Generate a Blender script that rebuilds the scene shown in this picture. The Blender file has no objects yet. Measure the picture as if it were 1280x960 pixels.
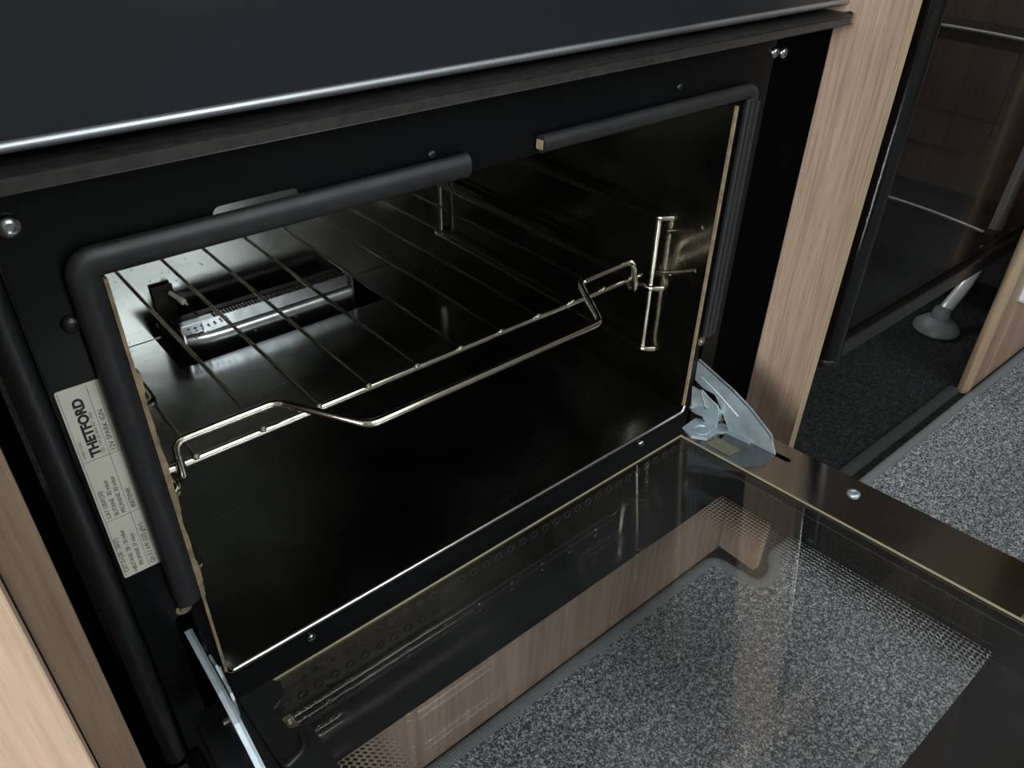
import bpy, bmesh, math, random
from mathutils import Vector, Matrix
from mathutils.geometry import tessellate_polygon
random.seed(4)
S = bpy.context.scene
COL = S.collection
PI = math.pi

# ---------------------------------------------------------------- camera
cd = bpy.data.cameras.new('camera'); cam = bpy.data.objects.new('camera', cd); COL.objects.link(cam)
right = Vector((0.7657132, -0.64288669, 0.01949371))
down = Vector((-0.3550513, -0.44776893, -0.82063485))
fwd = Vector((0.5363039, 0.62144967, -0.57112034))
cm = Matrix((right, -down, -fwd)).transposed().to_4x4()
cm.translation = Vector((-0.0549, -0.3060, 0.3901))
cam.matrix_world = cm
cd.sensor_width = 36.0; cd.lens = 980.0/1280*36; cd.clip_start = 0.01
S.camera = cam
S.view_settings.view_transform = 'Standard'; S.view_settings.look = 'None'
S.view_settings.gamma = 1.0; S.view_settings.use_curve_mapping = False
S.view_settings.exposure = 0.0

# ---------------------------------------------------------------- light
W = bpy.data.worlds.new('world'); S.world = W; W.use_nodes = True
W.node_tree.nodes['Background'].inputs[0].default_value = (0.75, 0.88, 1, 1)
W.node_tree.nodes['Background'].inputs[1].default_value = 0.25
def area(name, loc, target, sx, sy, power, col):
    l = bpy.data.lights.new(name, 'AREA'); l.shape = 'RECTANGLE'; l.size = sx; l.size_y = sy
    l.energy = power; l.color = col
    o = bpy.data.objects.new(name, l); COL.objects.link(o); o.location = loc
    o.rotation_euler = (Vector(target)-Vector(loc)).to_track_quat('-Z', 'Y').to_euler()
    return o
area('side_window_light', (0.45, -2.0, 1.25), (0.2, 0, 0), 1.1, 0.65, 26, (0.93, 0.97, 1))
area('end_window_light', (-1.8, -0.75, 0.75), (0.4, 0, .1), 1.1, 0.7, 55, (0.96, 0.98, 1))
area('roof_light', (0.6, -0.9, 1.72), (0.6, -0.7, 0), 0.7, 0.6, 9, (0.95, 0.98, 1))
area('rear_fill_light', (1.0, 1.1, 1.2), (1.3, 0.2, 0), 0.5, 0.4, 10, (0.97, 0.98, 1))  # unseen fill lamp added to brighten the stool and wall behind the pane

# ---------------------------------------------------------------- helpers
def lin(c):
    return tuple(((v/255)/12.92 if v/255 <= .04045 else ((v/255+.055)/1.055)**2.4) for v in c)
class NT:
    def __init__(s, name):
        s.m = bpy.data.materials.new(name); s.m.use_nodes = True; s.t = s.m.node_tree
        s.b = s.t.nodes['Principled BSDF']; s.out = s.t.nodes['Material Output']
    def n(s, typ, **k):
        o = s.t.nodes.new(typ)
        for a, b in k.items(): setattr(o, a, b)
        return o
    def l(s, a, b): s.t.links.new(a, b)
    def coord(s, scale=(1, 1, 1), rot=(0, 0, 0)):
        tc = s.n('ShaderNodeTexCoord'); mp = s.n('ShaderNodeMapping'); s.l(tc.outputs['Object'], mp.inputs[0])
        mp.inputs['Scale'].default_value = scale; mp.inputs['Rotation'].default_value = rot
        return mp.outputs[0]
    def noise(s, vec, scale, detail=4, rough=.5, dist=0):
        o = s.n('ShaderNodeTexNoise'); s.l(vec, o.inputs['Vector']); o.inputs['Scale'].default_value = scale
        o.inputs['Detail'].default_value = detail; o.inputs['Roughness'].default_value = rough
        o.inputs['Distortion'].default_value = dist
        return o.outputs['Fac']
    def ramp(s, fac, stops):
        r = s.n('ShaderNodeValToRGB'); s.l(fac, r.inputs[0]); e = r.color_ramp.elements
        while len(e) < len(stops): e.new(.5)
        for i, (p, c) in enumerate(stops):
            e[i].position = p; e[i].color = (*c, 1) if len(c) == 3 else c
        return r.outputs[0]
    def math(s, op, a, b=None, c=None):
        o = s.n('ShaderNodeMath', operation=op)
        for i, v in enumerate((a, b, c)):
            if v is None: continue
            if isinstance(v, (int, float)): o.inputs[i].default_value = v
            else: s.l(v, o.inputs[i])
        return o.outputs[0]
    def mixc(s, f, a, b, typ='MIX'):
        o = s.n('ShaderNodeMix', data_type='RGBA', blend_type=typ)
        for i, v in ((0, f), (6, a), (7, b)):
            if isinstance(v, (int, float)): o.inputs[i].default_value = v
            elif isinstance(v, tuple): o.inputs[i].default_value = (*v, 1)
            else: s.l(v, o.inputs[i])
        return o.outputs[2]
    def bump(s, h, strength, dist=.001):
        o = s.n('ShaderNodeBump'); s.l(h, o.inputs['Height']); o.inputs['Strength'].default_value = strength
        o.inputs['Distance'].default_value = dist; s.l(o.outputs[0], s.b.inputs['Normal'])
    def set(s, **k):
        for a, v in k.items():
            i = s.b.inputs[a.replace('_', ' ')]
            if isinstance(v, (int, float)): i.default_value = v
            elif isinstance(v, tuple): i.default_value = (*v, 1)
            else: s.l(v, i)
        return s
def simple(name, col, rough=.4, metal=0.0, var=.12, nscale=60, bump=0, **k):
    t = NT(name); v = t.coord(); f = t.noise(v, nscale, 5)
    c = lin(col); a = tuple(x*(1-var) for x in c); b = tuple(min(1, x*(1+var)) for x in c)
    t.set(Base_Color=t.ramp(f, [(.3, a), (.7, b)]), Metallic=metal)
    r = t.noise(v, nscale*.4, 3)
    rr = t.n('ShaderNodeMapRange'); t.l(r, rr.inputs[0]); rr.inputs[1].default_value = .3; rr.inputs[2].default_value = .7
    rr.inputs[3].default_value = rough*.85; rr.inputs[4].default_value = min(1, rough*1.15); t.l(rr.outputs[0], t.b.inputs['Roughness'])
    if bump: t.bump(f, bump)
    t.set(**k)
    return t.m

M = {}
M['fascia'] = simple('black satin glass', (28, 32, 36), .28, 0, .1, 9)
M['enamel'] = simple('black enamel', (9, 10, 11), .3, 0, .15, 14, Specular_IOR_Level=.16)
M['gloss_black'] = simple('gloss black', (8, 8, 9), .18, 0, .1, 14)
M['strip_black'] = simple('matt black strip', (6, 6, 7), .6, 0, .1, 14, Specular_IOR_Level=0.0)
M['ledge'] = simple('dusty grey rail', (42, 41, 40), .42, 0, .35, 260)
M['silver'] = simple('satin silver', (165, 171, 174), .42, 1, .05, 30)
M['rubber'] = simple('gasket rubber', (27, 28, 30), .5, 0, .2, 90, .15)
M['chrome'] = simple('nickel wire', (215, 210, 195), .13, 1, .1, 120)
M['zinc'] = simple('zinc plate', (182, 198, 206), .42, .7, .2, 60)
M['screw'] = simple('screw steel', (170, 172, 172), .25, 1, .1, 200)
M['brass'] = simple('dull washer', (150, 142, 118), .4, .8, .15, 200)
M['cream'] = simple('burnt enamel edge', (132, 117, 90), .55, 0, .4, 120)
M['lip'] = simple('polished lip', (215, 217, 214), .16, 1, .1, 60)
M['black_plastic'] = simple('black plastic', (22, 23, 25), .38, 0, .2, 60)
M['dark_void'] = simple('void black', (6, 6, 6), .6, 0, .1, 40)
M['soot'] = simple('sooty burner steel', (40, 36, 32), .5, .6, .5, 90)
M['ceramic'] = simple('white ceramic', (225, 222, 212), .3, 0, .05, 40)
M['foot_rubber'] = simple('grey rubber foot', (92, 99, 100), .55, 0, .08, 60)
M['alu'] = simple('grey aluminium tube', (178, 183, 186), .35, .35, .06, 60)
M['dark_tread'] = simple('dark ribbed tread', (30, 33, 34), .5, 0, .15, 60)
M['paper'] = simple('aged paper label', (190, 190, 178), .5, 0, .07, 50)
M['ink'] = simple('printing ink', (28, 28, 28), .6, 0, .05, 50)
M['inkgrey'] = simple('grey printing ink', (95, 95, 92), .6, 0, .05, 50)
M['cream_wall'] = simple('cream wall board', (190, 186, 176), .7, 0, .04, 5)
M['white_plastic'] = simple('white plastic', (215, 217, 218), .4, 0, .03, 30)

def steel(name, base, rough, var, stain=None):
    t = NT(name); v = t.coord()
    cloud = t.noise(v, 9, 6, .6, .6)
    c = lin(base); col = t.ramp(cloud, [(.3, tuple(x*(1-var) for x in c)), (.7, tuple(min(1, x*(1+var)) for x in c))])
    if stain:
        sp = t.noise(t.coord((1, 1, 1), (0, 0, .4)), stain[1], 5, .6, .4)
        col = t.mixc(t.ramp(sp, [(stain[2], (0, 0, 0)), (stain[2]+.15, (1, 1, 1))]), col, lin(stain[0]))
    spk = t.noise(v, 300, 2); sm = t.ramp(spk, [(.70, (0, 0, 0)), (.74, (1, 1, 1))])
    col = t.mixc(sm, col, tuple(x*.35 for x in c))
    # fine scratches in three directions, only in the roughness and relief
    sc = None
    for ang in (.25, .9, 2.3):
        n = t.noise(t.coord((14, 900, 900), (0, 0, ang)), 1, 3, .5, 1.2)
        r = t.ramp(n, [(.70, (0, 0, 0)), (.74, (1, 1, 1))])
        sc = r if sc is None else t.mixc(1.0, sc, r, 'ADD')
    rr = t.math('ADD', t.math('MULTIPLY', cloud, rough), t.math('MULTIPLY', sc, .07))
    t.set(Base_Color=col, Metallic=1.0, Roughness=rr)
    bn = t.n('ShaderNodeBump'); bn.inputs['Strength'].default_value = .07; bn.inputs['Distance'].default_value = .0003
    t.l(sc, bn.inputs['Height']); t.l(bn.outputs[0], t.b.inputs['Normal'])
    return t.m
M['cav_floor'] = steel('oven floor steel', (144, 147, 146), .34, .2)
M['cav_back'] = steel('oven back steel', (144, 147, 144), .3, .2, ((120, 96, 62), 5, .66))
M['cav_wall'] = steel('oven wall steel', (150, 147, 136), .30, .3, ((92, 76, 52), 7, .56))
M['bronze'] = steel('heat tinted door steel', (150, 150, 147), .24, .12, ((158, 142, 112), 6, .60))
M['trim_pale'] = simple('pale brass edge', (186, 178, 146), .35, .5, .1, 60)
M['rail_dark'] = steel('dark tinted rail', (74, 71, 62), .30, .2)
M['burner_steel'] = simple('burner steel', (165, 170, 172), .22, 1, .25, 60)

def wood(name, dark, light, fine=230, sc=(1, 1, .02), rough=.5):
    t = NT(name)
    v = t.coord(sc)
    big = t.noise(v, 26, 5, .55, .35); fin = t.noise(t.coord((1, 1, .035)), fine, 4, .6)
    a = t.ramp(big, [(.3, lin(dark)), (.7, lin(light))])
    f = t.ramp(fin, [(.34, (.68, .65, .62)), (.5, (.95, .95, .95)), (.66, (1.18, 1.18, 1.16))])
    c = t.mixc(.75, a, f, 'MULTIPLY')
    t.set(Base_Color=c, Roughness=rough)
    t.bump(fin, .12, .0006)
    return t.m
M['wood'] = wood('light walnut laminate', (150, 126, 106), (186, 162, 141), 560)
M['wood_front'] = wood('pale oak laminate', (174, 143, 116), (216, 189, 164), 170, (1, 1, .04))
M['wood_darker'] = wood('edge banding', (112, 94, 76), (132, 112, 92), 300)  # wood tone made slightly darker for the left panel and its edge
M['wood_pale_edge'] = wood('pale edge banding', (150, 130, 104), (168, 148, 122), 300)
M['plinth'] = wood('plinth laminate', (138, 114, 98), (166, 141, 123), 200)
M['brown'] = wood('dark brown laminate', (84, 73, 64), (100, 88, 78), 120)

def carpet(name, lo, mid, hi, scale, disp):
    t = NT(name); v = t.coord()
    a = t.noise(v, scale, 3, .7, .8); b = t.noise(v, scale*.33, 2, .6)
    f = t.math('ADD', t.math('MULTIPLY', a, .75), t.math('MULTIPLY', b, .25))
    t.set(Base_Color=t.ramp(f, [(.40, lin(lo)), (.5, lin(mid)), (.60, lin(hi))]), Roughness=.95)
    t.b.inputs['Specular IOR Level'].default_value = .2
    t.bump(f, .9, disp)
    return t.m
M['carpet'] = carpet('grey loop carpet', (40, 43, 46), (100, 106, 110), (205, 210, 212), 520, .003)
M['dark_carpet'] = carpet('charcoal carpet', (12, 13, 14), (24, 26, 27), (56, 59, 60), 480, .003)
t = NT('carpet binding'); wv = t.n('ShaderNodeTexWave', wave_type='BANDS', bands_direction='X'); t.l(t.coord(), wv.inputs[0])
wv.inputs['Scale'].default_value = 170; wv.inputs['Distortion'].default_value = 1
t.set(Base_Color=t.ramp(wv.outputs['Fac'], [(0, lin((92, 96, 98))), (1, lin((120, 125, 127)))]), Roughness=.8); t.bump(wv.outputs['Fac'], .6)
M['binding'] = t.m
M['dark_binding'] = simple('dark carpet edge', (38, 39, 40), .8, 0, .1, 200, .3)

def pane(name, tint, refl=1.45, rough=.02, haze=0.0):
    t = NT(name); t.t.nodes.remove(t.b)
    tr = t.n('ShaderNodeBsdfTransparent'); tr.inputs[0].default_value = (*tint, 1)
    gl = t.n('ShaderNodeBsdfGlossy'); gl.inputs['Roughness'].default_value = rough; gl.inputs[0].default_value = (1, 1, 1, 1)
    fr = t.n('ShaderNodeFresnel'); ge = t.n('ShaderNodeNewGeometry')   # same reflectance on both faces of a thin sheet
    t.l(t.math('ADD', refl, t.math('MULTIPLY', ge.outputs['Backfacing'], 1/refl-refl)), fr.inputs[0])
    mx = t.n('ShaderNodeMixShader'); t.l(fr.outputs[0], mx.inputs[0]); t.l(tr.outputs[0], mx.inputs[1]); t.l(gl.outputs[0], mx.inputs[2])
    res = mx.outputs[0]
    if haze:   # smears and grease, plus a painted milky veil for the ceiling's reflection
        df = t.n('ShaderNodeBsdfDiffuse'); df.inputs[0].default_value = (.5, .5, .47, 1)
        cl = t.noise(t.coord((1, .5, 1)), 11, 5, .6, .7)
        st = t.noise(t.coord((140, 3, 1), (0, 0, .08)), 1, 3, .5)
        f = t.math('MULTIPLY', t.math('ADD', t.ramp(cl, [(.35, (.3, .3, .3)), (.75, (1, 1, 1))]), t.ramp(st, [(.66, (0, 0, 0)), (.74, (.6, .6, .6))])), haze)
        m2 = t.n('ShaderNodeMixShader'); t.l(f, m2.inputs[0]); t.l(res, m2.inputs[1]); t.l(df.outputs[0], m2.inputs[2]); res = m2.outputs[0]
    t.l(res, t.out.inputs[0])
    return t
M['glass'] = pane('door inner glass', (.945, .955, .955), 1.5, .02, .022).m
M['tinted'] = pane('smoked acrylic', (.68, .67, .66), 1.09, .05, .002).m
M['glass_edge'] = simple('glass edge', (150, 160, 150), .15, .5, .1, 40)
# outer glass: black printed border, rows of printed dots along both sides
UL, UR, VT, VB, PITCH = .024, .3630, .059, .259, .0031
t = pane('printed door glass', (.95, .96, .965), 1.5, .02); glass_out = t.out.inputs[0].links[0].from_socket
tc = t.n('ShaderNodeTexCoord'); sp = t.n('ShaderNodeSeparateXYZ'); t.l(tc.outputs['Object'], sp.inputs[0])
u = sp.outputs[0]; v = t.math('MULTIPLY', sp.outputs[1], -1)
edge = t.math('MINIMUM', t.math('SUBTRACT', u, UL), t.math('SUBTRACT', UR, u))
ve = t.math('MINIMUM', t.math('SUBTRACT', v, VT), t.math('SUBTRACT', VB, v))
solid = t.math('LESS_THAN', t.math('MINIMUM', edge, ve), 0)
fu = t.math('SUBTRACT', t.math('FRACT', t.math('DIVIDE', u, PITCH)), .5); fv = t.math('SUBTRACT', t.math('FRACT', t.math('DIVIDE', v, PITCH)), .5)
dd = t.math('SQRT', t.math('ADD', t.math('MULTIPLY', fu, fu), t.math('MULTIPLY', fv, fv)))
rad = t.math('SUBTRACT', .40, t.math('MULTIPLY', edge, 9.5))
dots = t.math('LESS_THAN', dd, rad)
mask = t.math('MAXIMUM', solid, dots)
bl = t.n('ShaderNodeBsdfPrincipled'); bl.inputs['Base Color'].default_value = (.004, .0055, .007, 1); bl.inputs['Roughness'].default_value = .08
mx = t.n('ShaderNodeMixShader'); t.l(mask, mx.inputs[0]); t.l(glass_out, mx.inputs[1]); t.l(bl.outputs[0], mx.inputs[2]); t.l(mx.outputs[0], t.out.inputs[0])
M['printed_glass'] = t.m

def bm_(): return bmesh.new()
def box(bm, x0, x1, y0, y1, z0, z1, bev=0):
    vs = [bm.verts.new((x, y, z)) for x in (x0, x1) for y in (y0, y1) for z in (z0, z1)]
    fs = [bm.faces.new([vs[i] for i in q]) for q in ((0, 1, 3, 2), (4, 6, 7, 5), (0, 4, 5, 1), (2, 3, 7, 6), (0, 2, 6, 4), (1, 5, 7, 3))]
    if bev:
        es = list({e for f in fs for e in f.edges})
        bmesh.ops.bevel(bm, geom=es, offset=bev, segments=2, profile=.6, affect='EDGES')
    return bm
def fillet(pts, r, n=5):
    pts = [Vector(p) for p in pts]; out = [pts[0]]
    for i in range(1, len(pts)-1):
        a, p, b = pts[i-1], pts[i], pts[i+1]
        d1 = (a-p); d2 = (b-p); rr = min(r, d1.length*.49, d2.length*.49)
        s, e = p+d1.normalized()*rr, p+d2.normalized()*rr
        for k in range(n+1):
            tt = k/n; out.append((1-tt)**2*s+2*tt*(1-tt)*p+tt*tt*e)
    out.append(pts[-1]); return out
def tube(bm, pts, r, r2=None, up=None, seg=10, taper=None):
    """sweep an ellipse (r across, r2 along the up vector) along pts"""
    pts = [Vector(p) for p in pts]; r2 = r if r2 is None else r2; rings = []
    nrm = None
    for i, p in enumerate(pts):
        tg = (pts[min(i+1, len(pts)-1)]-pts[max(i-1, 0)]).normalized()
        if up is not None: a = tg.cross(Vector(up)).normalized(); b = a.cross(tg).normalized()
        else:
            if nrm is None: nrm = tg.orthogonal().normalized()
            nrm = (nrm-tg*nrm.dot(tg)).normalized(); a = nrm; b = tg.cross(a)
        k = taper[i] if taper else 1
        rings.append([bm.verts.new(p+a*math.cos(2*PI*j/seg)*r*k+b*math.sin(2*PI*j/seg)*r2*k) for j in range(seg)])
    for A, B in zip(rings, rings[1:]):
        for j in range(seg): bm.faces.new((A[j], A[(j+1) % seg], B[(j+1) % seg], B[j]))
    bm.faces.new(rings[0][::-1]); bm.faces.new(rings[-1])
    return bm
def prism(bm, poly, axis, a, b, holes=()):
    """extrude a polygon (with holes) given in the two other axes from a to b along axis (0,1,2)"""
    def P(q, h):
        v = list(q); v.insert(axis, h); return Vector(v)
    loops = [list(poly)]+[list(h) for h in holes]
    flat = [q for l in loops for q in l]
    tris = tessellate_polygon([[P(q, 0) for q in l] for l in loops])
    A = [bm.verts.new(P(q, a)) for q in flat]; B = [bm.verts.new(P(q, b)) for q in flat]
    for tr in tris:
        try: bm.faces.new([A[i] for i in tr]); bm.faces.new([B[i] for i in reversed(tr)])
        except ValueError: pass
    o = 0
    for l in loops:
        n = len(l)
        for i in range(n):
            j = (i+1) % n; bm.faces.new((A[o+i], A[o+j], B[o+j], B[o+i]))
        o += n
    return bm
def lathe(bm, prof, c, axis, seg=20):
    """prof: (radius, distance along axis) pairs"""
    ax = Vector(axis).normalized(); a = ax.orthogonal().normalized(); b = ax.cross(a); c = Vector(c); rings = []
    for r, h in prof:
        rings.append([bm.verts.new(c+ax*h+(a*math.cos(2*PI*j/seg)+b*math.sin(2*PI*j/seg))*max(r, 1e-5)) for j in range(seg)])
    for A, B in zip(rings, rings[1:]):
        for j in range(seg): bm.faces.new((A[j], A[(j+1) % seg], B[(j+1) % seg], B[j]))
    bm.faces.new(rings[0][::-1]); bm.faces.new(rings[-1]); return bm
def rrect(x0, x1, z0, z1, r, n=5, which=(1, 1, 1, 1)):
    out = []
    for (cx, cz, a0, w) in ((x1-r, z1-r, 0, which[0]), (x0+r, z1-r, 90, which[1]), (x0+r, z0+r, 180, which[2]), (x1-r, z0+r, 270, which[3])):
        if w:
            for k in range(n+1):
                a = math.radians(a0+90*k/n); out.append((cx+r*math.cos(a), cz+r*math.sin(a)))
        else: out.append((cx+(r if a0 in (0, 270) else -r), cz+(r if a0 in (0, 90) else -r)))
    return out
def obj(name, bm, mat, parent=None, smooth=False, label=None):
    bmesh.ops.remove_doubles(bm, verts=bm.verts, dist=1e-6)
    bmesh.ops.recalc_face_normals(bm, faces=bm.faces)
    me = bpy.data.meshes.new(name); bm.to_mesh(me); bm.free()
    if smooth:
        for p in me.polygons: p.use_smooth = True
        me.set_sharp_from_angle(angle=math.radians(45))
    me.materials.append(M[mat] if isinstance(mat, str) else mat)
    o = bpy.data.objects.new(name, me); COL.objects.link(o)
    if parent: o.parent = parent
    if label: o['label'] = label
    return o
def thing(name, label, cat, loc=(0, 0, 0), group=None):
    o = bpy.data.objects.new(name, None); COL.objects.link(o); o.location = loc; o.empty_display_size = .05
    return tag(o, label, cat, group)
def tag(o, label, cat, group=None):
    o['label'] = label; o['category'] = cat
    if group: o['group'] = group
    return o
def struct(name, bm, mat):
    o = obj(name, bm, mat); o['kind'] = 'structure'; return o
def text(body, size, mtx, mat, parent, name='lettering', bold=0, sx=1):
    c = bpy.data.curves.new(name, 'FONT'); c.body = body; c.size = size; c.offset = bold; c.extrude = .00003
    t_ = bpy.data.objects.new(name+'_source', c); COL.objects.link(t_)
    bpy.context.view_layer.update()
    me = bpy.data.meshes.new_from_object(t_.evaluated_get(bpy.context.evaluated_depsgraph_get()))
    bpy.data.objects.remove(t_); bpy.data.curves.remove(c)
    me.transform(mtx @ Matrix.Diagonal((sx, 1, 1, 1))); me.materials.clear(); me.materials.append(M[mat])
    o = bpy.data.objects.new(name, me); COL.objects.link(o); o.parent = parent
    return o

# ================================================================ SETTING
FZ = -.225      # top of the loose mat
struct('floor', box(bm_(), -1.9, 2.4, -2.1, 1.2, FZ-.03, FZ-.006), 'dark_carpet')
struct('wall_front', box(bm_(), -1.9, 2.4, -2.12, -2.1, FZ-.006, 1.75), 'cream_wall')
struct('wall_left', box(bm_(), -1.92, -1.9, -2.1, 1.2, FZ-.006, 1.75), 'cream_wall')
struct('wall_right', box(bm_(), 1.38, 1.40, .0, 1.2, FZ-.006, 1.75), 'brown')
struct('wall_back', box(bm_(), -1.9, 1.38, 1.18, 1.2, FZ-.006, 1.75), 'brown')
struct('wall_end', box(bm_(), 2.4, 2.42, -2.1, 1.2, FZ-.006, 1.75), 'brown')  # unseen wall added to close the pane's reflections, brown to keep them dim
struct('dark_strip_right', box(bm_(), 1.372, 1.38, .0, 1.18, FZ-.006, -.095), 'dark_binding')  # added dark strip, turns the foot of the wall black below the treads
struct('ceiling', box(bm_(), -1.9, 2.4, -2.1, 1.2, 1.75, 1.77), 'cream_wall')

# loose mat with bound edge
mat_t = thing('carpet_mat', 'grey speckled loop carpet mat with bound edge on the floor in front of the oven', 'mat', (0, 0, FZ-.006))
outline = [(-1.4, -2.05), (2.35, -2.05), (2.35, -.056), (.535, -.056), (.515, -.072), (.488, -.072), (.478, -.018), (-.6, -.018), (-1.4, -.018)]
b = prism(bm_(), outline, 2, 0, .006); obj('pile', b, 'carpet', mat_t)
edge_pts = [(-1.4, -.0135, .004), (-.5, -.0135, .004), (.482, -.0135, .004), (.488, -.066, .004), (.518, -.066, .004), (.535, -.05, .004), (2.35, -.05, .004)]
obj('binding', tube(bm_(), fillet(edge_pts, .012), .0065, .0052, (0, 0, 1), 12), 'binding', mat_t, True, 'smoother grey stitched binding')
tag(obj('floor_edge_strip', tube(bm_(), [(.53, -.026, FZ-.003), (1.0, -.026, FZ-.003)], .008, .004, (0, 0, 1), 10), 'dark_binding', None, True), 'dark raised strip on the floor along the far edge of the mat', 'edge strip')

# ================================================================ CABINET PANELS
cp = thing('cabinet_side_panel', 'tall walnut coloured side panel right of the oven', 'cabinet panel', (.5, -.05, FZ))
o = obj('panel', box(bm_(), .0005, .0095, .0012, .60, .001, .68), 'wood', cp)
obj('edge_banding', box(bm_(), .0, .010, 0, .0012, .001, .68, .0004), 'wood_pale_edge', cp, label='paler edging along the front')
cl = thing('base_cabinet', 'pale oak fronted cabinet with brown side edge at the far left of the oven', 'cabinet', (-.12, -.05, FZ))
cs = obj('side_panel', box(bm_(), .0525, .0665, .0012, .55, .001, .68), 'wood_darker', cl)
obj('edge_banding', box(bm_(), .0515, .067, 0, .0012, .001, .68, .0004), 'wood_darker', cs)
obj('door', box(bm_(), -.33, .0510, -.020, -.002, .012, .675, .001), 'wood_front', cl, label='pale oak cabinet door')
tag(obj('plinth_panel', box(bm_(), -.052, .4995, -.006, .008, FZ, -.066), 'plinth', None), 'brown wood plinth panel below the oven seen through its door glass', 'plinth')

# ================================================================ OVEN
ov = thing('built_in_oven', 'black built-in gas oven with its door open between wood panels', 'oven', (0, 0, -.045))
def P(name, bm, mat, smooth=False, parent=None, label=None):
    bmesh.ops.translate(bm, verts=bm.verts, vec=(0, 0, .045)) if parent is None else None
    return obj(name, bm, mat, parent or ov, smooth, label)
# front plate with opening and slot
slot = [(x, z) for x, z in rrect(.047, .0855, .2580, .2655, .0035)]
opening = rrect(0, .4, -.0005, .2525, .007, 5, (1, 1, 1, 1))
hs_r = rrect(.4065, .4115, -.03, .060, .0024); hs_l = rrect(-.0150, -.0060, -.03, .060, .0024)
P('front_plate', prism(bm_(), [(-.030, -.045), (.43, -.045), (.43, .2912), (-.030, .2912)], 1, 0, .0015, (opening, slot, hs_r, hs_l)), 'enamel')
b = bm_(); box(b, .4285, .43, .0015, .016, -.045, .2912)
P('plate_flange', b, 'gloss_black')
# outer side strips, set back
P('side_strip', box(bm_(), .4303, .4985, .0010, .005, -.06, .2912, .0004), 'strip_black')
P('strip_highlight', box(bm_(), .4988, .4995, .002, .010, -.06, .2912), 'silver', label='thin highlight along the edge, put in as a silver strip')  # silver sliver painted in for the highlight on the panel edge
P('side_strip', box(bm_(), -.052, -.0440, .030, .034, -.06, .2912, .0008), 'strip_black')
P('side_rail', tube(bm_(), [(-.0365, .006, -.05), (-.0365, .006, .2912)], .0062, .006, (0, 1, 0), 16), 'black_plastic', True)
# drip ledge under the fascia
plan = [(-.052, .020), (.4985, .020), (.4985, -.004), (.4975, -.009), (.4945, -.0125), (.490, -.014), (-.052, -.014)]
b = prism(bm_(), plan, 2, .2914, .2968)
bmesh.ops.remove_doubles(b, verts=b.verts, dist=1e-6)
es = [e for e in b.edges if all(v.co.y < -.003 for v in e.verts) and abs(e.verts[0].co.z-e.verts[1].co.z) < 1e-5 and len(e.link_faces) == 2 and abs(e.link_faces[0].normal.dot(e.link_faces[1].normal)) < .5]
bmesh.ops.bevel(b, geom=es, offset=.0014, segments=3, profile=.5, affect='EDGES')
P('drip_ledge', b, 'ledge', True, label='dusty grey rail across the top')
P('fascia', box(bm_(), -.052, .4985, -.004, .02, .3045, .452, .001), 'fascia')
P('fascia_trim', tube(bm_(), [(-.052, -.004, .3035), (.4985, -.004, .3035)], .0021, .0018, (0, 1, 0), 12), 'silver', True, label='silver trim line')
P('fascia_gap', box(bm_(), -.052, .4985, .018, .0198, .2970, .3043), 'dark_void')  # black sheet that puts the shade of the gap into its colour

# cavity
YB, ZR = .382, .288
b = prism(bm_(), [(0, .0), (.4, .0), (.4, YB-.0010), (0, YB-.0010)], 2, -.0015, 0, ([(.097, .317), (.307, .317), (.307, YB-.0014), (.097, YB-.0014)],))
P('cavity_floor', b, 'cav_floor')
P('cavity_back', box(bm_(), -.0015, .4015, YB, YB+.0015, -.0015, ZR), 'cav_back')
P('cavity_side', box(bm_(), .4, .4015, .0016, YB-.0002, -.0015, ZR), 'cav_wall')
P('cavity_side', box(bm_(), -.0015, 0, .0016, YB-.0002, -.0015, ZR), 'cav_wall')
P('cavity_roof', box(bm_(), -.0015, .4015, .0016, YB, ZR, ZR+.0015), 'cav_wall')
# sump under the cutout (open box)
b = bm_(); box(b, .095, .309, .315, .384, -.047, -.0455); box(b, .095, .0965, .315, .384, -.0455, -.0017); box(b, .3075, .309, .315, .384, -.0455, -.0017)
box(b, .0965, .3075, .315, .3165, -.0455, -.0017); box(b, .0965, .3075, .3825, .384, -.0455, -.0017)
P('burner_well', b, 'dark_void')
# bright front lips
P('floor_lip', tube(bm_(), fillet([(.002, -.001, .006), (.003, -.001, .0), (.397, -.001, .0), (.3985, -.001, .006)], .004), .0016, .0014, (0, 1, 0), 10), 'lip', True, label='bright polished edge')
b = bm_(); box(b, .3985, .3998, -.0008, .002, .004, .249, .0004); P('cavity_edge', b, 'cream', label='burnt cream edge')
b = bm_()
zs = [.004+.0049*i for i in range(51)]
for i in range(50):
    w = .0018+(.0008+.0004*math.sin(i*.5)+.0003*math.sin(i*1.3) if 12 < i < 41 else 0)
    box(b, .0002, w, -.0025, .002, zs[i], zs[i+1])
P('cavity_edge', b, 'cream', label='burnt cream edge')
# pressed runner in the right wall
b = bm_()
for z in (.112, .147): tube(b, fillet([(.3998, .012, z+.012), (.3998, .035, z), (.3998, .06, z-.004)], .01), .0018, .0010, (1, 0, 0), 8)
P('wall_pressing', b, 'cav_wall', True)

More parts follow.
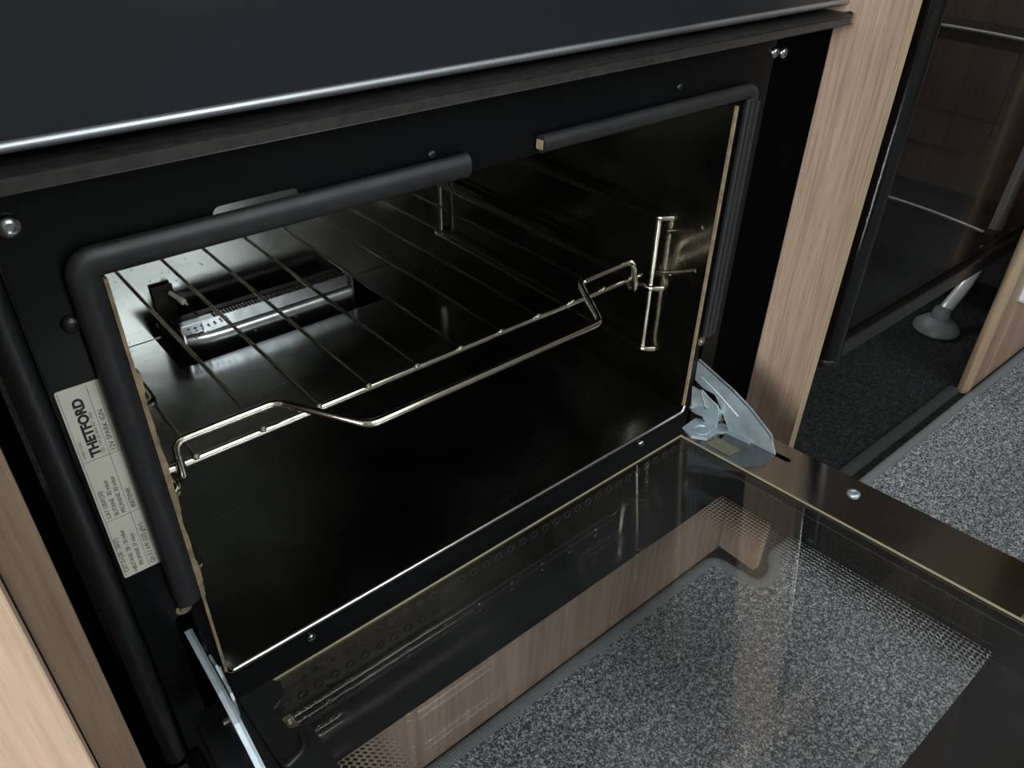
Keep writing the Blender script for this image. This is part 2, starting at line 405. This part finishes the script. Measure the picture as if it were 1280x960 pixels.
# gasket in two lengths
def gasket(pts, r=.0062):
    return tube(bm_(), fillet(pts, .006, 6), r, .0040, (0, 1, 0), 14)
P('door_gasket', gasket([(-.0065, -.003, .070), (-.0065, -.003, .2575), (.174, -.003, .2575)]), 'rubber', True)
P('door_gasket', gasket([(.4085, -.003, .072), (.4085, -.003, .2585), (.2225, -.003, .2585)], .0048), 'rubber', True)
b = bm_()
for x in (.4055, .4115): tube(b, [(x, -.0065, .074), (x, -.0065, .252)], .0014, .0014, (0, 1, 0), 8)
P('gasket_lip', b, 'rubber', True)
P('gasket_clip', box(bm_(), .2210, .2224, -.0055, -.001, .2560, .2610, .0004), 'cream')

# screws
def screw(c, r, mat='screw', ax=(0, -1, 0), name='screw'):
    b = bm_(); lathe(b, [(r, 0), (r, r*.25), (r*.8, r*.6), (r*.42, r*.72), (r*.36, r*.35)], (c[0], c[1], c[2]), ax, 18)
    return P(name, b, mat, True)
screw((.4285, -.0002, .2785), .0036); screw((.4400, .0008, .2768), .0038)
screw((-.0235, -.0002, .2765), .0045); screw((-.0150, -.0002, .2340), .0036, 'black_plastic')
for c in ((-.0092, -.0002, .0645), (.4062, -.0002, .0655)):
    b = bm_(); lathe(b, [(.0040, 0), (.0040, .0008), (.0022, .0009), (.0018, .0020), (.0010, .0022)], c, (0, -1, 0), 20); P('washer', b, 'brass', True)
screw((.0524, -.0002, -.0105), .0028); screw((.3480, -.0002, -.0095), .0028)
for x, z in ((.155, .2660), (.335, .2705)): screw((x, -.0002, z), .0022, 'black_plastic')

# rating label, text running up the plate
lab = P('rating_label', prism(bm_(), rrect(-.0290, -.0118, .1005, .2075, .001), 1, -.0004, -.0001), 'paper')
T0 = Matrix(((0, -1, 0, 0), (0, 0, -1, 0), (1, 0, 0, 0), (0, 0, 0, 1)))   # text +x -> world +z, text +y -> world -x, text +z -> -y
def lt(body, s, x, z, mat='ink', bold=0, sx=1):
    m = Matrix.Translation((x, -.00045, z+.045)) @ T0
    return text(body, s, m, mat, lab, 'lettering', bold, sx)
lt('THETFORD', .0054, -.0205, .1722, 'ink', .00026, 1.08)
lt('TEL +44 (0) 844 997 1960', .0020, -.0186, .1725, 'inkgrey')
lt('OVEN / GRILL', .0016, -.0262, .1725, 'inkgrey')
lt('12V SPARK IGN', .0029, -.0145, .1718, 'ink', 0, 1.1)
lt('CAT I3B/P(30)', .0027, -.0252, .1378, 'ink'); lt('BUTANE  30 mbar', .0027, -.0219, .1378); lt('PROPANE 30 mbar', .0027, -.0189, .1378)
lt('80070948', .0029, -.0145, .1385)
lt('CAT I3+(28 - 30/37)', .0026, -.0262, .1040); lt('BUTANE  28 - 30 mbar', .0026, -.0226, .1040); lt('PROPANE 37 mbar', .0026, -.0193, .1040)
lt('(3B)', .0018, -.0228, .1012, 'inkgrey'); lt('Qn 3.1 kW (225 g/hr)', .0029, -.0145, .1025)
b = bm_()
for z in (.1362, .1706): box(b, -.0280, -.0120, -.00047, -.0004, z+.045, z+.0452)
for x in (-.0175, ): box(b, x, x+.0002, -.00047, -.0004, .1015+.045, .2065+.045)
box(b, -.0283, -.0281, -.00047, -.0004, .1015+.045, .2065+.045); box(b, -.0138, -.0136, -.00047, -.0004, .1706+.045, .2065+.045)
obj('ruled_line', b, 'inkgrey', lab)

# burner
bz = .045
bu = thing('burner', 'x', 'x', (0, 0, 0)); bu.parent = ov
for k in ('label', 'category'): del bu[k]
x0, x1 = .112, .281
def B(name, bm, mat, smooth=True, label=None):
    bmesh.ops.translate(bm, verts=bm.verts, vec=(0, 0, .045)); return obj(name, bm, mat, bu, smooth, label)
prof = [(.340, .026), (.3395, .016), (.336, .014), (.3335, .008), (.3345, .002), (.333, -.004), (.337, -.016), (.350, -.022), (.362, -.018), (.366, .0), (.366, .014)]
b = bm_(); nst = 14; rings = []
for i in range(nst+1):
    tt = i/nst; x = x0+(x1-x0)*tt; k = min(1, math.sqrt(max(0.04, 1-(1-min(1, tt/.22))**2)))
    rings.append([b.verts.new((x, .350+(py-.350)*(.55+.45*k), .010+(pz-.010)*(.45+.55*k) if pz < .01 else pz)) for py, pz in prof])
for A, Bq in zip(rings, rings[1:]):
    for j in range(len(prof)): jn = (j+1) % len(prof); b.faces.new((A[j], A[jn], Bq[jn], Bq[j]))
b.faces.new(rings[0][::-1]); b.faces.new(rings[-1])
B('burner_tube', b, 'burner_steel', True)
b = bm_(); box(b, x0+.018, x1, .3386, .3394, .0135, .0275); box(b, x0, x1, .3394, .3475, .0260, .0275); B('burner_flange', b, 'burner_steel', False)
b = bm_()
for i in range(7): lathe(b, [(.0012, 0), (.0010, .0007), (.0004, .001)], (x0+.006+.0058*i, .3388-.0004*i, .0195+.0006*i), (0, -1, .1), 8)
for i in range(3): lathe(b, [(.0012, 0), (.0010, .0007), (.0004, .001)], (x0+.010+.0058*i, .3380, .0135+.0006*i), (0, -1, .1), 8)
B('pressed_dimple', b, 'silver')
b = bm_()
for i in range(44): box(b, x0+.030+i*.0031, x0+.0318+i*.0031, .3400, .3470, .0276, .0283)
B('port_strip', b, 'soot', False)
b = bm_(); box(b, x0-.002, x1-.002, .3482, .366, .012, .024, .001); tube(b, fillet([(x0+.03, .352, .0255), (x1-.03, .352, .0255)], .002), .0028, .0016, (0, 0, 1), 8); B('burner_body', b, 'soot')
B('end_plate', box(bm_(), x1-.001, x1+.001, .333, .360, -.012, .0275), 'burner_steel', False)
B('end_plate', box(bm_(), x0-.001, x0+.0005, .336, .362, -.014, .020), 'burner_steel', False)
b = bm_(); lathe(b, [(.0022, 0), (.0022, .012), (.0030, .0125), (.0030, .017), (.0012, .0175), (.0010, .021)], (.118, .372, .046), (.35, -.85, -.3), 14); B('igniter', b, 'ceramic', True, 'white ceramic igniter tip')
b = bm_(); box(b, .1045, .123, .3765, .3795, .004, .052, .0006); box(b, .1045, .1115, .366, .3795, .004, .006); tube(b, fillet([(.118, .374, .040), (.126, .362, .034), (.131, .350, .0285)], .006), .0009); B('igniter_bracket', b, 'soot')
for i in range(3):
    b = bm_(); lathe(b, [(.0013, 0), (.001, .0008), (.0004, .0011)], (.175+.042*i, .3335, .0035), (0, -1, 0), 8); B('rivet', b, 'screw')

# side racks
def rack(side):
    g = 1 if side > 0 else -1
    X = lambda d: (.4-d) if side > 0 else d*1.5
    r_ = bpy.data.objects.new('shelf_rack', None); COL.objects.link(r_); r_.parent = ov
    for z in (.158, .0985, .042):
        b = bm_(); tube(b, fillet([(X(.0010), .0385, z+.045), (X(.0095), .0450, z+.045), (X(.0095), .340, z+.045), (X(.0012), .350, z+.045)], .004), .0023)
        obj('rack_rail', b, 'chrome', r_, True)
    for y in (.047, .334):
        b = bm_(); tube(b, [(X(.0068), y, .042+.045), (X(.0068), y, .158+.045)], .0020); obj('rack_upright', b, 'chrome', r_, True)
rack(1); rack(-1)

# ================================================================ SHELF
sh = thing('wire_shelf', 'nickel plated wire oven shelf with looped front handle on the middle rack rail', 'oven shelf', (.2, .055, .1035))
def Q(name, pts, r, fil=.004):
    b = bm_(); tube(b, fillet([(x-.2, y-.055, z-.1035) for x, y, z in pts], fil), r, seg=12); return obj(name, b, 'chrome', sh, True)
Q('frame_rod', [(.0115, .055, .107), (.3895, .055, .107)], .0023)
for X in (.0125, .3875): Q('frame_rod', [(X, .058, .1035), (X, .345, .1035)], .0019)
Q('frame_rod', [(.0125, .344, .1035), (.3875, .344, .1035)], .0019)
for i, x in enumerate([.0285, .0675, .103, .137, .173, .208, .243, .2775, .311, .344, .377]):
    b = bm_(); tube(b, [(x-.2, -.0022, .0068), (x-.2, .290, .0066-.004)], .0014, seg=10)
    lathe(b, [(.0006, 0), (.0019, .0006), (.0019, .0014), (.0006, .002)], (x-.2, -.0038, .0068), (0, 1, 0), 12)
    obj('cross_wire', b, 'chrome', sh, True)
Q('handle', [(.0125, .066, .099), (.0195, .0545, .0985), (.0195, .0515, .1025), (.0195, .0505, .1265), (.0775, .0500, .1265), (.1108, .0065, .1200), (.2935, .0065, .1200), (.3145, .0500, .1255), (.3715, .0500, .1265), (.3790, .0505, .1000), (.3795, .0545, .0975), (.3875, .066, .099)], .0024, .006)

# ================================================================ DOOR
dr = thing('oven_door', 'oven door lying open, bronze steel frame around two glass panes', 'oven door', (0, -.012, -.004))
dr.rotation_euler = (-math.radians(4.57), 0, 0)
def D(name, bm, mat, smooth=False, label=None): return obj(name, bm, mat, dr, smooth, label)
DL = .350
# steel frame: wide right strip with slot, narrow left, hinge rail
slot2 = [(x, y) for x, y in rrect(.4065, .4115, -.0850, -.0550, .0024)]
b = prism(bm_(), [(.3745, -.006), (.4255, -.006), (.4255, -DL), (.3745, -DL)], 2, -.0012, 0, (slot2,))
box(b, .4243, .4255, -DL, -.030, -.020, -.0012)
D('frame_strip', b, 'bronze')
b = prism(bm_(), [(-.027, -.006), (-.0005, -.006), (-.0005, -DL), (-.027, -DL)], 2, -.0012, 0, ([(x, y) for x, y in rrect(-.0115, -.0065, -.085, -.045, .0024)],))
box(b, -.027, -.0258, -DL, -.006, -.020, -.0012)
D('frame_strip', b, 'black_plastic')
b = bm_(); box(b, -.0005, .3745, -DL, -DL+.04, -.0012, 0); box(b, -.027, .4255, -DL-.0012, -DL, -.020, 0); D('frame_strip', b, 'bronze')
# hinge rail below the glass with its row of pressed holes
b = bm_(); box(b, -.0005, .3745, -.0235, -.0065, -.0165, -.0155); box(b, -.0005, .3745, -.0078, -.0066, -.0155, -.0012); box(b, .0, .3745, -.0242, -.0235, -.0165, -.0135)
hr = D('hinge_rail', b, 'rail_dark')
b = bm_()
for i in range(34):
    c = (.012+i*.0107, -.0080, -.0085)
    ring = [(c[0]+.0027*math.cos(2*PI*k/16), c[1], c[2]+.0027*math.sin(2*PI*k/16)) for k in range(17)]
    tube(b, ring, .00045, .0004, (0, 1, 0), 6)
obj('pressed_ring_row', b, 'soot', hr, True, 'row of raised pressed rings')
b = bm_(); prism(b, [(x, y) for x, y in rrect(.0003, .3742, -.309, -.0066, .003)], 2, -.0050, -.0012); D('inner_glass', b, 'glass')
b = bm_(); box(b, .3744, .3751, -.268, -.0062, -.0008, .0006); box(b, -.0003, .375, -.0066, -.0060, -.0010, .0003); D('glass_trim', b, 'trim_pale', label='thin bright trim line')
b = bm_(); box(b, -.035, .4335, -.372, -.0040, -.0240, -.0205); D('outer_glass', b, 'printed_glass')
b = bm_(); lathe(b, [(.0046, 0), (.0046, .0012), (.0038, .0020), (.0024, .0021), (.0022, .0012)], (.4085, -.1370, 0), (0, 0, 1), 24); D('bolt', b, 'zinc', True)
# inner channel line under the right edge of the glass
b = bm_(); box(b, .3600, .3610, -.262, -.135, -.0165, -.0155); box(b, .3585, .3620, -.138, -.134, -.0165, -.0145); D('glass_retainer', b, 'bronze')
b = bm_(); prism(b, [(.3752, -.262), (.386, -.262), (.389, -.268), (.3905, -.277), (.3752, -.277)], 2, .0001, .0012); D('corner_tab', b, 'brass')
# black moulded corner at the left hinge
b = bm_(); prism(b, [(-.0005, -.0068), (.0190, -.0068), (.0225, -.0120), (.0200, -.0215), (.0120, -.0240), (.0125, -.0420), (.0225, -.0470), (.0220, -.0900), (-.0005, -.0900)], 2, -.0012, .0018); D('corner_bracket', b, 'black_plastic')
b = bm_(); tube(b, fillet([(.001, -.056, .0022), (.001, -.062, .0022), (.014, -.0585, .0022), (.016, -.0495, .0022)], .004), .0018); D('corner_rib', b, 'black_plastic', True)
b = bm_(); box(b, .0128, .0185, -.0395, -.0290, -.006, -.0045, .0004); lathe(b, [(.0018, 0), (.0018, .0006), (.0008, .0012)], (.0155, -.034, -.0045), (0, 0, 1), 12); D('clip_plate', b, 'brass')
b = bm_(); tube(b, [(.011, -.0255, .0008), (.017, -.0220, .0008), (.0195, -.0175, .0008)], .0006); D('clip_wire', b, 'screw', True)
# hinges (in world terms then shifted into the door's own frame)
inv = (Matrix.Translation(dr.location) @ dr.rotation_euler.to_matrix().to_4x4()).inverted()
arm = [(0.0004, 0.0467), (-0.005, 0.0452), (-0.037, 0.0359), (-0.0537, 0.0292), (-0.0759, 0.0164), (-0.0778, 0.0133), (-0.0840, 0.0017), (-0.0800, -0.0020), (-0.0495, -0.0045), (-0.0404, -0.0012), (-0.03, 0.0137), (-0.0214, 0.024), (-0.0092, 0.0239), (-0.0002, 0.0275)]
plate = [(-0.0018, 0.0232), (-0.0073, 0.0231), (-0.0115, 0.0246), (-0.0186, 0.0214), (-0.028, 0.0188), (-0.0304, 0.0154), (-0.0310, -0.0045), (-0.0235, -0.0045), (-0.0161, 0.0012), (-0.0113, 0.0001), (-0.0045, 0.0002)]
def hinge(side):
    xc = .4085 if side > 0 else -.0092
    s = -1 if side > 0 else 1      # towards the cavity
    h = bpy.data.objects.new('hinge', None); COL.objects.link(h); h.parent = dr
    def H(name, b, mat='zinc', smooth=False):
        bmesh.ops.transform(b, matrix=inv, verts=b.verts); return obj(name, b, mat, h, smooth)
    b = prism(bm_(), arm, 0, xc-.0008, xc+.0008)
    # folded flange along the top of the arm
    top = arm[:6]
    for p, q in zip(top, top[1:]):
        vs = [b.verts.new((xc-.0008*s*-1 if i in (0, 3) else xc-.0008*s*-1+(.0024 if side > 0 else .0040)*(-s), yy, zz)) for i, (yy, zz) in enumerate((p, p, q, q))]
        vs2 = [b.verts.new((v.co.x, v.co.y, v.co.z-.0009)) for v in vs]
        b.faces.new(vs); b.faces.new(vs2[::-1])
        for i in range(4): b.faces.new((vs[i], vs[(i+1) % 4], vs2[(i+1) % 4], vs2[i]))
    H('hinge_arm', b)
    b = bm_(); tube(b, fillet([(xc+s*.0010, -.006, .033), (xc+s*.0010, -.022, .0275), (xc+s*.0010, -.046, .0165)], .004), .0010, .0005, (1, 0, 0), 8)
    H('arm_rib', b, 'zinc', True)
    xp = xc+s*.0045
    b = prism(bm_(), plate, 0, xp-.0007, xp+.0007)
    box(b, min(xp, xc), max(xp, xc), -.0312, -.0300, -.0045, .0150)
    H('pivot_plate', b)
    b = bm_(); lathe(b, [(.0018, 0), (.0018, .0009), (.0010, .0014)], (xp+s*.0006, -.0185, .0118), (s, 0, 0), 14); lathe(b, [(.0022, 0), (.0020, .001), (.0008, .0016)], (xp+s*.0006, -.0045, .0035), (s, 0, 0), 14)
    H('rivet', b, 'silver', True)
    b = bm_(); tube(b, fillet([(xp+s*.0012, -.0120, .0235), (xp+s*.0012, -.0150, .0180), (xp+s*.0012, -.0185, .0118), (xp+s*.0012, -.0200, .0125)], .002), .0010); H('hinge_spring', b, 'screw', True)
    b = bm_(); lathe(b, [(.0020, -.004), (.0020, .004)], (xc, -.030, .002), (1, 0, 0), 14); H('hinge_pin', b, 'screw', True)
    return h
hinge(1); hinge(-1)
b = bm_(); prism(b, [(.3830, -.0010), (.4020, .0005), (.4120, -.0150), (.4130, -.0500), (.4045, -.0500), (.4035, -.0280), (.3990, -.0240), (.3860, -.0240), (.3790, -.0130)], 2, .0001, .0013)
lathe(b, [(.0070, .0), (.0070, .0004), (.0056, .0005), (.0054, .0001)], (.3920, -.0135, .0013), (0, 0, 1), 22); D('hinge_foot', b, 'zinc')
b = bm_(); box(b, .3800, .3935, -.0500, -.0275, .0001, .0006); D('slot_plate', b, 'brass')
b = bm_(); prism(b, [(-.0235, -.0020), (-.0040, -.0020), (-.0030, -.0600), (-.0040, -.100), (-.0235, -.100), (-.0255, -.055)], 2, .0001, .0040); D('hinge_cover', b, 'black_plastic')

# ================================================================ RIGHT COMPARTMENT
gd = thing('smoked_glass_door', 'smoked glass door in a glossy black frame right of the walnut panel', 'glass door', (.62, 0, -.04))
obj('frame_post', tube(bm_(), [(.0165, 0, .0), (.0165, 0, .5)], .0115, .0115, (0, 1, 0), 20), 'gloss_black', gd, True)
obj('post_cap', lathe(bm_(), [(.0118, 0), (.0125, .001), (.0125, .007), (.0118, .008)], (.0165, 0, -.008), (0, 0, 1), 20), 'black_plastic', gd, True)
obj('bottom_rail', box(bm_(), .028, .90, -.008, .008, -.006, .016, .002), 'gloss_black', gd)
obj('pane', box(bm_(), .028, .90, -.002, .002, .016, .5), 'tinted', gd)
hb = thing('floor_bracket', 'small silver bracket on the floor side of the walnut panel', 'bracket', (.5155, -.02, -.07))
obj('plate', box(bm_(), -.004, .060, .0, .003, .012, .016, .0006), 'silver', hb); obj('pin', lathe(bm_(), [(.003, 0), (.003, .010)], (.055, .0055, .014), (0, 0, 1), 12), 'screw', hb, True)

st = thing('step_stool', 'tubular grey step stool with dark treads and a round rubber foot behind the smoked door', 'step stool', (1.15, .07, FZ-.006))
z0 = FZ-.006
def leg(y):
    pts = [(-.006, y, .022), (.004, y, .035), (.055, y, .062), (.082, y, .105), (.090, y, .165), (.098, y, .24), (.110, y, .33), (.125, y, .50)]
    obj('leg', tube(bm_(), fillet(pts, .03, 6), .0095, seg=16), 'alu', st, True)
    obj('rubber_foot', lathe(bm_(), [(.030, .0), (.034, .004), (.033, .010), (.022, .020), (.014, .024), (.012, .038), (.010, .040)], (-.006, y, 0), (0, 0, 1), 28), 'foot_rubber', st, True)
leg(0); leg(.30)
for z, nm in ((-.09, 0), (.176, 1)):
    zz = z-z0
    arc = [(.073+.022*math.sin(PI*k/12), .0+.30*k/12) for k in range(13)]
    b = prism(bm_(), arc+[(.175, .30), (.185, .15), (.150, 0.0)], 2, zz-.018, zz-.001); obj('tread', b, 'dark_tread', st)
    obj('tread_trim', tube(bm_(), [(x-.002, y, zz) for x, y in arc], .0030, .0026, (0, 0, 1), 10), 'alu', st, True)
    for y in (-.002, .302): obj('tread_joint', box(bm_(), .060, .105, y-.010, y+.010, zz-.016, zz+.006, .004), 'dark_tread', st)

rp = thing('cabinet_side_panel', 'low walnut panel with pale front edge standing at the far right behind the mat', 'cabinet panel', (1.002, -.0405, FZ-.006))
obj('panel', box(bm_(), .016, .9, .0, .016, .001, .55), 'plinth', rp)
obj('edge_banding', tube(bm_(), [(.010, .006, .001), (.010, .006, .55)], .010, .008, (0, 1, 0), 14), 'wood_pale_edge', rp, True, 'pale rounded front edge')
sc_ = thing('wall_socket', 'white socket plate on the low walnut panel at the right edge', 'socket', (1.06, -.0405, -.105))
obj('face_plate', prism(bm_(), rrect(0, .08, 0, .08, .006), 1, -.006, -.0003), 'white_plastic', sc_)
obj('socket_ring', lathe(bm_(), [(.022, 0), (.022, .002), (.018, .002), (.018, .0005)], (.04, -.006, .04), (0, -1, 0), 24), 'white_plastic', sc_, True)
# rounded hatch outline in the brown wall
ht = tag(obj('wall_hatch', prism(bm_(), rrect(.17, .60, -.03, .6, .05, 8), 0, 1.376, 1.3798, ()), 'brown'), 'brown rounded hatch in the dark wall behind the smoked door', 'hatch')

# worktop above the oven
tag(obj('worktop', box(bm_(), -.5, .62, -.03, .60, .4555, .485, .003), 'wood_front'), 'wood worktop lying on top of the cabinets above the oven', 'worktop')
